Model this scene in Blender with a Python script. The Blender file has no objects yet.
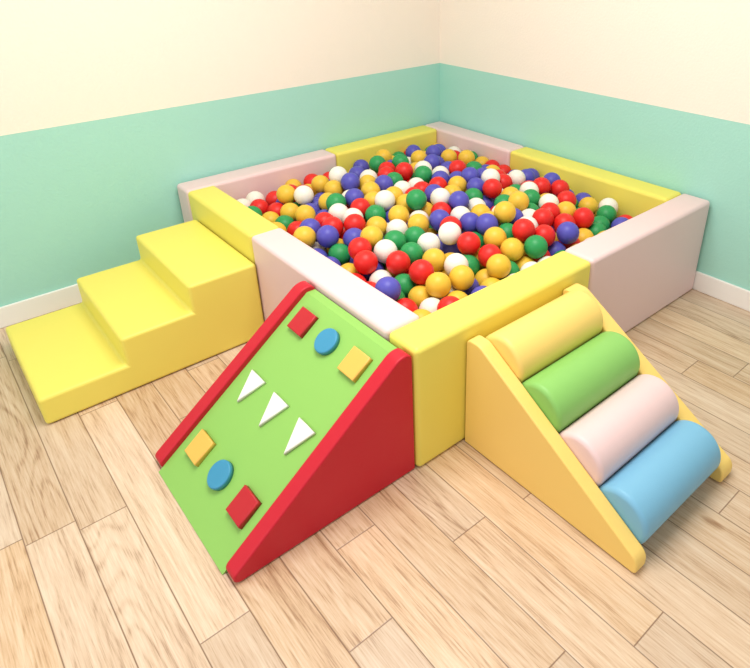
import bpy, bmesh, math, random
import numpy as np
from mathutils import Vector, Matrix
random.seed(4); np.random.seed(4)
S=bpy.context.scene
col=S.collection
def lin(c):
    c=c/255.
    return c/12.92 if c<=.04045 else ((c+.055)/1.055)**2.4
def rgb(r,g,b): return (lin(r),lin(g),lin(b),1)

# ---------------------------------------------------------------- materials
def newmat(n):
    m=bpy.data.materials.new(n); m.use_nodes=True
    nt=m.node_tree; b=nt.nodes['Principled BSDF']
    return m,nt,b
def vinyl(n,c,rough=.45,scale=260,bump=.12,soft=True):
    m,nt,b=newmat(n)
    b.inputs['Base Color'].default_value=rgb(*c); b.inputs['Roughness'].default_value=rough
    b.inputs['Specular IOR Level'].default_value=.4
    tc=nt.nodes.new('ShaderNodeTexCoord')
    v=nt.nodes.new('ShaderNodeTexVoronoi'); v.inputs['Scale'].default_value=scale
    nz=nt.nodes.new('ShaderNodeTexNoise'); nz.inputs['Scale'].default_value=7; nz.inputs['Detail'].default_value=2
    nt.links.new(tc.outputs['Object'],v.inputs['Vector']); nt.links.new(tc.outputs['Object'],nz.inputs['Vector'])
    b1=nt.nodes.new('ShaderNodeBump'); b1.inputs['Strength'].default_value=bump; b1.inputs['Distance'].default_value=.001
    nt.links.new(v.outputs['Distance'],b1.inputs['Height'])
    b2=nt.nodes.new('ShaderNodeBump'); b2.inputs['Strength'].default_value=.2; b2.inputs['Distance'].default_value=.012
    nt.links.new(nz.outputs['Fac'],b2.inputs['Height']); nt.links.new(b2.outputs['Normal'],b1.inputs['Normal'])
    nt.links.new(b1.outputs['Normal'],b.inputs['Normal'])
    return m
M_Y=vinyl('vinyl_lemon',(239,226,104)); M_P=vinyl('vinyl_pale_pink',(236,207,207))
M_RY=vinyl('vinyl_warm_yellow',(249,214,120)); M_G=vinyl('vinyl_green',(138,198,104))
M_RED=vinyl('vinyl_red',(198,22,46)); M_SG=vinyl('vinyl_lime',(142,196,96))
M_B=vinyl('vinyl_sky_blue',(124,186,220)); M_DB=vinyl('vinyl_blue',(62,146,186))
M_OY=vinyl('vinyl_amber',(236,186,88)); M_W=vinyl('vinyl_white',(243,241,234)); M_DR=vinyl('vinyl_dark_red',(188,32,44))
def plastic(n,c):
    m,nt,b=newmat(n)
    b.inputs['Base Color'].default_value=rgb(*c); b.inputs['Roughness'].default_value=.42
    b.inputs['Specular IOR Level'].default_value=.36
    return m
BALLM=[plastic('ball_yellow',(230,188,62)),plastic('ball_white',(238,234,224)),plastic('ball_red',(222,38,34)),
       plastic('ball_green',(42,150,84)),plastic('ball_blue',(84,82,180))]

def wallmat(n,axis_noise=1):
    m,nt,b=newmat(n); L=nt.links; N=nt.nodes
    g=N.new('ShaderNodeNewGeometry'); s=N.new('ShaderNodeSeparateXYZ'); L.new(g.outputs['Position'],s.inputs[0])
    gt=N.new('ShaderNodeMath'); gt.operation='GREATER_THAN'; gt.inputs[1].default_value=.804; L.new(s.outputs['Z'],gt.inputs[0])
    mx=N.new('ShaderNodeMix'); mx.data_type='RGBA'
    mx.inputs['A'].default_value=rgb(168,222,208); mx.inputs['B'].default_value=rgb(248,239,226)
    L.new(gt.outputs[0],mx.inputs['Factor']); L.new(mx.outputs['Result'],b.inputs['Base Color'])
    b.inputs['Roughness'].default_value=.8; b.inputs['Specular IOR Level'].default_value=.2
    nz=N.new('ShaderNodeTexNoise'); nz.inputs['Scale'].default_value=90; nz.inputs['Detail'].default_value=4
    L.new(g.outputs['Position'],nz.inputs['Vector'])
    bp=N.new('ShaderNodeBump'); bp.inputs['Strength'].default_value=.35; bp.inputs['Distance'].default_value=.004
    L.new(nz.outputs['Fac'],bp.inputs['Height']); L.new(bp.outputs['Normal'],b.inputs['Normal'])
    return m
M_WALL=wallmat('painted_two_tone_wall')
M_TRIM,_,b=newmat('white_trim'); b.inputs['Base Color'].default_value=rgb(246,244,240); b.inputs['Roughness'].default_value=.4
M_CEIL,_,b=newmat('white_ceiling'); b.inputs['Base Color'].default_value=rgb(246,244,238); b.inputs['Roughness'].default_value=.9

def floormat():
    m,nt,b=newmat('oak_plank_floor'); L=nt.links; N=nt.nodes
    PW,PL=.128,1.05
    def math_(op,a,b_=None,c=None):
        n=N.new('ShaderNodeMath'); n.operation=op
        for i,v in enumerate((a,b_,c)):
            if v is None: continue
            if isinstance(v,(int,float)): n.inputs[i].default_value=v
            else: L.new(v,n.inputs[i])
        return n.outputs[0]
    g=N.new('ShaderNodeNewGeometry'); s=N.new('ShaderNodeSeparateXYZ'); L.new(g.outputs['Position'],s.inputs[0])
    u=math_('DIVIDE',s.outputs['X'],PW); row=math_('FLOOR',u); fu=math_('FRACT',u)
    w1=N.new('ShaderNodeTexWhiteNoise'); w1.noise_dimensions='1D'; L.new(row,w1.inputs['W'])
    v=math_('ADD',math_('DIVIDE',s.outputs['Y'],PL),math_('MULTIPLY',w1.outputs['Value'],7.3))
    cl=math_('FLOOR',v); fv=math_('FRACT',v)
    cb=N.new('ShaderNodeCombineXYZ'); L.new(row,cb.inputs[0]); L.new(cl,cb.inputs[1])
    w2=N.new('ShaderNodeTexWhiteNoise'); w2.noise_dimensions='3D'; L.new(cb.outputs[0],w2.inputs['Vector'])
    h=w2.outputs['Value']
    def coords(sy,k1,k2):
        gc=N.new('ShaderNodeCombineXYZ'); L.new(math_('ADD',s.outputs['X'],math_('MULTIPLY',h,k1)),gc.inputs[0])
        L.new(math_('MULTIPLY',s.outputs['Y'],sy),gc.inputs[1]); L.new(math_('MULTIPLY',h,k2),gc.inputs[2]); return gc.outputs[0]
    # fine pores
    n1=N.new('ShaderNodeTexNoise'); n1.inputs['Scale'].default_value=210; n1.inputs['Detail'].default_value=4; n1.inputs['Roughness'].default_value=.7
    L.new(coords(.04,31.,17.),n1.inputs['Vector'])
    # broad streaks
    n3=N.new('ShaderNodeTexNoise'); n3.inputs['Scale'].default_value=34; n3.inputs['Detail'].default_value=4; n3.inputs['Roughness'].default_value=.6
    n3.inputs['Distortion'].default_value=.3
    L.new(coords(.05,23.,5.),n3.inputs['Vector'])
    # cathedral rings
    n2=N.new('ShaderNodeTexNoise'); n2.inputs['Scale'].default_value=6.5; n2.inputs['Detail'].default_value=1.2
    L.new(coords(.15,13.,9.),n2.inputs['Vector'])
    ring=math_('SINE',math_('MULTIPLY',n2.outputs['Fac'],105.))
    ring=math_('POWER',math_('ADD',math_('MULTIPLY',ring,.5),.5),3.)
    # per-plank amount of cathedral figure
    sx=N.new('ShaderNodeSeparateXYZ'); L.new(w2.outputs['Color'],sx.inputs[0])
    ring=math_('MULTIPLY',ring,math_('MULTIPLY',sx.outputs[2],-.09))
    # knots
    kn=N.new('ShaderNodeTexVoronoi'); kn.inputs['Scale'].default_value=3.4
    L.new(coords(.55,3.,2.),kn.inputs['Vector'])
    kd=N.new('ShaderNodeMapRange'); kd.inputs['From Min'].default_value=.015; kd.inputs['From Max'].default_value=.08
    kd.inputs['To Min'].default_value=-.22; kd.inputs['To Max'].default_value=0.; L.new(kn.outputs['Distance'],kd.inputs['Value'])
    grain=math_('ADD',math_('ADD',math_('MULTIPLY',n1.outputs['Fac'],.58),math_('MULTIPLY',n3.outputs['Fac'],.41)),math_('ADD',ring,kd.outputs[0]))
    cr=N.new('ShaderNodeValToRGB'); e=cr.color_ramp.elements
    e[0].position=.30; e[0].color=rgb(158,122,92); e[1].position=.61; e[1].color=rgb(226,204,178)
    k=e.new(.45); k.color=rgb(210,181,150)
    L.new(grain,cr.inputs[0])
    hsv=N.new('ShaderNodeHueSaturation'); L.new(cr.outputs[0],hsv.inputs['Color'])
    L.new(math_('ADD',math_('MULTIPLY',h,.15),.885),hsv.inputs['Value'])
    L.new(math_('ADD',math_('MULTIPLY',sx.outputs[1],.25),.86),hsv.inputs['Saturation'])
    eu=math_('MINIMUM',fu,math_('SUBTRACT',1.,fu)); ev=math_('MULTIPLY',math_('MINIMUM',fv,math_('SUBTRACT',1.,fv)),PL/PW)
    ed=math_('MINIMUM',eu,ev)
    gap=N.new('ShaderNodeMapRange'); gap.inputs['From Min'].default_value=.002; gap.inputs['From Max'].default_value=.020
    L.new(ed,gap.inputs['Value'])
    mx=N.new('ShaderNodeMix'); mx.data_type='RGBA'; mx.inputs['A'].default_value=rgb(130,100,78)
    L.new(gap.outputs[0],mx.inputs['Factor']); L.new(hsv.outputs[0],mx.inputs['B'])
    L.new(mx.outputs['Result'],b.inputs['Base Color'])
    b.inputs['Roughness'].default_value=.36; b.inputs['Specular IOR Level'].default_value=.5
    bp=N.new('ShaderNodeBump'); bp.inputs['Strength'].default_value=.3; bp.inputs['Distance'].default_value=.002
    L.new(math_('ADD',gap.outputs[0],math_('MULTIPLY',n1.outputs['Fac'],.3)),bp.inputs['Height'])
    L.new(bp.outputs['Normal'],b.inputs['Normal'])
    return m
M_FLOOR=floormat()

# ---------------------------------------------------------------- helpers
def obj(name,me,mats,parent=None,smooth=True):
    o=bpy.data.objects.new(name,me); col.objects.link(o)
    for m in (mats if isinstance(mats,(list,tuple)) else [mats]): me.materials.append(m)
    if smooth:
        for p in me.polygons: p.use_smooth=True
    if parent: o.parent=parent
    return o
def empty(name):
    e=bpy.data.objects.new(name,None); col.objects.link(e); e.empty_display_size=.1; return e
def box(name,lo,hi,mat,parent=None,bev=.017,seg=5):
    bm=bmesh.new(); bmesh.ops.create_cube(bm,size=1)
    for v in bm.verts:
        v.co=Vector([(lo[i]+hi[i])/2+v.co[i]*(hi[i]-lo[i]) for i in range(3)])
    if bev: bmesh.ops.bevel(bm,geom=bm.edges[:],offset=bev,segments=seg,profile=.5,affect='EDGES')
    me=bpy.data.meshes.new(name); bm.to_mesh(me); bm.free()
    o=obj(name,me,mat,parent,smooth=bool(bev))
    if bev:
        w=o.modifiers.new('wn','WEIGHTED_NORMAL'); w.keep_sharp=False
    return o
def extrude(name,prof,axis,a,b,mat,parent=None,bev=.014,seg=4,smooth=True):
    """prof: list of (h,z); axis 'x' or 'y' = extrusion axis"""
    bm=bmesh.new()
    def P(h,z,t): return Vector((t,h,z)) if axis=='x' else Vector((h,t,z))
    va=[bm.verts.new(P(h,z,a)) for h,z in prof]; vb=[bm.verts.new(P(h,z,b)) for h,z in prof]
    fa=bm.faces.new(va); fb=bm.faces.new(vb[::-1]); n=len(prof)
    for i in range(n): bm.faces.new((va[i],vb[i],vb[(i+1)%n],va[(i+1)%n]))
    bmesh.ops.recalc_face_normals(bm,faces=bm.faces[:])
    if bev:
        ed=[e for e in bm.edges if e.calc_face_angle(0)>math.radians(28) or (fa in e.link_faces or fb in e.link_faces)]
        bmesh.ops.bevel(bm,geom=ed,offset=bev,segments=seg,profile=.5,affect='EDGES',clamp_overlap=True)
    me=bpy.data.meshes.new(name); bm.to_mesh(me); bm.free()
    o=obj(name,me,mat,parent,smooth=smooth)
    if smooth: w=o.modifiers.new('wn','WEIGHTED_NORMAL')
    return o
def rounded(pts,rads,n=8):
    out=[]; m=len(pts)
    for i,(p,r) in enumerate(zip(pts,rads)):
        p=Vector(p); a=Vector(pts[i-1])-p; b=Vector(pts[(i+1)%m])-p
        if r<=0: out.append(tuple(p)); continue
        ang=a.angle(b); t=r/math.tan(ang/2)
        t=min(t,a.length*.49,b.length*.49); r=t*math.tan(ang/2)
        a.normalize(); b.normalize()
        c=p+(a+b).normalized()*(r/math.sin(ang/2))
        s=p+a*t; e=p+b*t
        v0=s-c; v1=e-c; tot=v0.angle(v1); sg=1 if v0.x*v1.y-v0.y*v1.x>0 else -1
        for k in range(n+1):
            q=sg*tot*k/n
            out.append((c.x+v0.x*math.cos(q)-v0.y*math.sin(q), c.y+v0.x*math.sin(q)+v0.y*math.cos(q)))
    return out

# ---------------------------------------------------------------- room
RX,RY,CH=-4.6,-4.8,2.5
def plain(name,lo,hi,mat): return box(name,lo,hi,mat,bev=0)
plain('floor',(RX,RY,-.1),(.1,.1,0),M_FLOOR)
plain('wall_left',(RX,0,0),(.1,.1,CH),M_WALL)
plain('wall_right',(0,RY,0),(.1,0,CH),M_WALL)
plain('ceiling',(RX,RY,CH),(.1,.1,CH+.1),M_CEIL)
def base(name,lo,hi): return box(name,lo,hi,M_TRIM,bev=.004,seg=2)
base('baseboard_left',(RX,-.013,0),(0,0,.095))
base('baseboard_right',(-.013,RY,0),(0,-.013,.095))

# ---------------------------------------------------------------- ball pit
L,W,H,T=1.697,1.815,.453,.135
x0,x1,y0,y1=-L,-.015,-W,-.015
xm,ym=-.875,-.79
G=.0008
pit=empty('ball_pit')
box('wall_back_pink',(x0,y1-T,0),(xm-G,y1,H),M_P,pit)
box('wall_back_yellow',(xm+G,y1-T,0),(x1-T-G,y1,H),M_Y,pit)
box('wall_right_pink',(x1-T,-.735+G,0),(x1,y1,H),M_P,pit)
box('wall_right_yellow',(x1-T,y0+T+G,0),(x1,-.735-G,H),M_Y,pit)
box('wall_front_pink',(xm+G,y0,0),(x1,y0+T,H),M_P,pit)
box('wall_front_yellow',(x0,y0,0),(xm-G,y0+T,H),M_Y,pit)
box('wall_left_pink',(x0,y0+T+G,0),(x0+T,ym-G,H),M_P,pit)
box('wall_left_yellow',(x0,ym+G,0),(x0+T,y1-T-G,H),M_Y,pit)
BM=.138
box('base_mat',(x0+T,y0+T,0),(x1-T,y1-T,BM),M_P,pit,bev=.005,seg=2)

# balls: position based packing
R=.0465
bx=(x0+T+R+.002,x1-T-R-.002); by=(y0+T+R+.002,y1-T-R-.002); bz=BM+R
N=990
P=np.zeros((N,3),np.float32)
P[:,0]=np.random.uniform(bx[0],bx[1],N); P[:,1]=np.random.uniform(by[0],by[1],N)
P[:,2]=bz+np.random.uniform(0,.6,N)
CX,CY=sum(bx)/2-.25,sum(by)/2-.10
def step(P,g):
    P[:,2]-=g
    P[:,0]-=g*.14*(P[:,0]-CX); P[:,1]-=g*.14*(P[:,1]-CY)
    for _ in range(2):
        d=P[:,None,:]-P[None,:,:]
        r2=(d*d).sum(-1); np.fill_diagonal(r2,1)
        i,j=np.nonzero(r2<(2*R)**2)
        if len(i):
            dist=np.sqrt(r2[i,j])+1e-6
            c=d[i,j]/dist[:,None]*((2*R-dist)*.5)[:,None]
            acc=np.zeros_like(P); np.add.at(acc,i,c)
            P+=acc*.6
        P[:,0]=np.clip(P[:,0],*bx); P[:,1]=np.clip(P[:,1],*by); P[:,2]=np.maximum(P[:,2],bz)
for it in range(150): step(P,.006 if it<100 else .002)
for it in range(30): step(P,0)
segs,rings=22,13
vs=[(0,0,1)]
for r_ in range(1,rings):
    t=math.pi*r_/rings
    for s_ in range(segs):
        a=2*math.pi*s_/segs; vs.append((math.sin(t)*math.cos(a),math.sin(t)*math.sin(a),math.cos(t)))
vs.append((0,0,-1)); vs=np.array(vs)*(R-.0006)
fs=[]
for s_ in range(segs): fs.append((0,1+s_,1+(s_+1)%segs))
for r_ in range(rings-2):
    for s_ in range(segs):
        a=1+r_*segs+s_; b_=1+r_*segs+(s_+1)%segs; fs.append((a,a+segs,b_+segs,b_))
la=len(vs)-1
for s_ in range(segs): fs.append((la,1+(rings-2)*segs+(s_+1)%segs,1+(rings-2)*segs+s_))
V=[];F=[];MI=[]
for k in range(N):
    V.extend((vs+P[k]).tolist()); o_=k*len(vs)
    F.extend([tuple(q+o_ for q in f) for f in fs])
    MI.extend([random.choices(range(5),weights=[29,17,22,15,17])[0]]*len(fs))
me=bpy.data.meshes.new('plastic_balls'); me.from_pydata(V,[],F)
balls=obj('plastic_balls',me,BALLM)
me.polygons.foreach_set('material_index',MI)

# ---------------------------------------------------------------- foam steps
sx1=x0-.004; sx0=-2.530; sy0,sy1=-.822,-.225; sh=.342/3
t1=-2.241; t2=-1.976
prof=[(sx0,.002),(sx1,.002),(sx1,3*sh),(t2,3*sh),(t2,2*sh),(t1,2*sh),(t1,sh),(sx0,sh)]
extrude('foam_steps',prof,'y',sy0,sy1,M_Y,bev=.014)

# ---------------------------------------------------------------- climbing slide
sl=empty('foam_climbing_slide')
sa,sb=x0-.004,-2.345   # back, tip
near,far=-1.804,-1.230; pt=.052
prof=rounded([(sb-.0,.002),(sa,.002),(sa,.445),(sa-.045,.445)],[.02,.006,.035,.06],8)
extrude('side_panel_near',prof,'y',near,near+pt,M_RED,sl,bev=.016)
extrude('side_panel_far',prof,'y',far-pt,far,M_RED,sl,bev=.016)
pA=Vector((sb+.030,.002)); pB=Vector((sa-.034,.427))
prof=[tuple(pA),(sa-.002,.002),(sa-.002,.427),tuple(pB)]
extrude('climbing_board',prof,'y',near+pt+.0005,far-pt-.0005,M_SG,sl,bev=0,smooth=False)
SD=(pB-pA); SL=SD.length; SD.normalize(); SN=Vector((-SD.y,SD.x))
def pad(name,u,v,shape,mat,size,h=.018):
    """u: fraction across (0 far..1 near), v: fraction up slope"""
    yc=(far-pt)+(near+pt-far+pt)*u; c=pA+SD*(SL*v)
    if shape=='sq': pts=[(-1,-1),(1,-1),(1,1),(-1,1)]
    elif shape=='ci': pts=[(math.cos(a*math.pi/16),math.sin(a*math.pi/16)) for a in range(32)]
    else: pts=[(-1,1.),(0,-1.4),(1,1.)]
    bm=bmesh.new(); rows=[]
    for hh in(-.004,h):
        rows.append([bm.verts.new((c.x+SD.x*q*size+SN.x*hh, yc+p*size, c.y+SD.y*q*size+SN.y*hh)) for p,q in pts])
    top=bm.faces.new(rows[1]); bm.faces.new(rows[0][::-1]); n=len(pts)
    for i in range(n): bm.faces.new((rows[0][i],rows[0][(i+1)%n],rows[1][(i+1)%n],rows[1][i]))
    bmesh.ops.recalc_face_normals(bm,faces=bm.faces[:])
    bmesh.ops.bevel(bm,geom=[e for e in top.edges],offset=.005,segments=3,profile=.5,affect='EDGES')
    me=bpy.data.meshes.new(name); bm.to_mesh(me); bm.free()
    o=obj(name,me,mat,sl); o.modifiers.new('wn','WEIGHTED_NORMAL')
us=(.19,.5,.82)
for u,s,m,n in zip(us,('sq','ci','sq'),(M_DR,M_DB,M_OY),('red_pad_top','blue_pad_top','yellow_pad_top')): pad(n,u,.882,s,m,.041 if s=='sq' else .043)
for i,u in enumerate(us): pad('triangle_pad_%d'%(i+1),u,.525,'tr',M_W,.042,.014)
for u,s,m,n in zip(us,('sq','ci','sq'),(M_OY,M_DB,M_DR),('yellow_pad_low','blue_pad_low','red_pad_low')): pad(n,u,.205,s,m,.041 if s=='sq' else .043)

# ---------------------------------------------------------------- roller ramp
rr=empty('foam_roller_ramp')
ra,rb=y0-.004,-2.466
xa,xb=-1.505,-.980; rp=.048; rpr=.066
rprof=rounded([(rb,.002),(rb,.05),(ra-.055,.412),(ra,.412),(ra,.002)],[.012,.04,.05,.02,.006],8)
extrude('side_panel_left',rprof,'x',xa,xa+rp,M_RY,rr,bev=.014)
extrude('side_panel_right',rprof,'x',xb-rpr,xb,M_RY,rr,bev=.018)
q0=Vector((ra-.095,.352)); q1=Vector((rb+.100,.092)); rad=.087
le=xb-xa-rp-rpr-.002
for i,(m,n) in enumerate(((M_RY,'roller_yellow'),(M_G,'roller_green'),(M_P,'roller_pink'),(M_B,'roller_blue'))):
    c=q0.lerp(q1,i/3); e=.016
    arc=[(rad-e+e*math.sin(k*math.pi/12),e-e*math.cos(k*math.pi/12)) for k in range(7)]
    prof_=arc+[(a_,le-b_) for a_,b_ in arc[::-1]]
    bm=bmesh.new(); ns=48
    ringsv=[]
    for (r_,l_) in prof_:
        ringsv.append([bm.verts.new((xa+rp+.001+l_, c.x+r_*math.cos(2*math.pi*k/ns), c.y+r_*math.sin(2*math.pi*k/ns))) for k in range(ns)])
    for a_,b_ in zip(ringsv,ringsv[1:]):
        for k in range(ns): bm.faces.new((a_[k],a_[(k+1)%ns],b_[(k+1)%ns],b_[k]))
    bm.faces.new(ringsv[0][::-1]); bm.faces.new(ringsv[-1])
    bmesh.ops.recalc_face_normals(bm,faces=bm.faces[:])
    me=bpy.data.meshes.new(n); bm.to_mesh(me); bm.free(); obj(n,me,m,rr)

# ---------------------------------------------------------------- lights
def area(name,loc,target,size,power,colr=(1,1,1),sy=None):
    l=bpy.data.lights.new(name,'AREA'); l.energy=power; l.size=size; l.color=colr
    if sy: l.shape='RECTANGLE'; l.size_y=sy
    o=bpy.data.objects.new(name,l); col.objects.link(o); o.location=loc
    d=Vector(target)-Vector(loc); o.rotation_euler=d.to_track_quat('-Z','Y').to_euler(); return o
area('ceiling_panel_light',(-1.7,-1.7,CH-.03),(-1.7,-1.7,0),1.2,49,(1,.985,.96))
area('left_fill_light',(-4.3,-1.6,1.6),(-1.2,-1.4,.3),1.8,16,(1,.99,.98))  # added soft fill from out of view on the left; no window there
w=bpy.data.worlds.new('world'); S.world=w; w.use_nodes=True
w.node_tree.nodes['Background'].inputs[0].default_value=(.98,.98,1,1); w.node_tree.nodes['Background'].inputs[1].default_value=.68

# ---------------------------------------------------------------- camera
yaw,pitch,roll=.859,.467,-.008
f=Vector((math.cos(yaw)*math.cos(pitch),math.sin(yaw)*math.cos(pitch),-math.sin(pitch)))
r=Vector((math.sin(yaw),-math.cos(yaw),0)); u=r.cross(f)
c_,s_=math.cos(roll),math.sin(roll); r2=c_*r+s_*u; u2=-s_*r+c_*u
cd=bpy.data.cameras.new('camera'); cam=bpy.data.objects.new('camera',cd); col.objects.link(cam)
m=Matrix((r2,u2,-f)).transposed().to_4x4(); m.translation=Vector((-2.595,-2.936,1.495)); cam.matrix_world=m
cd.sensor_width=36; cd.lens=623.277/750*36; cd.shift_x=-(433.73-375)/750; cd.shift_y=(250.588-334)/750; cd.clip_start=.02
S.camera=cam
S.view_settings.view_transform='Standard'; S.view_settings.look='None'; S.view_settings.exposure=0
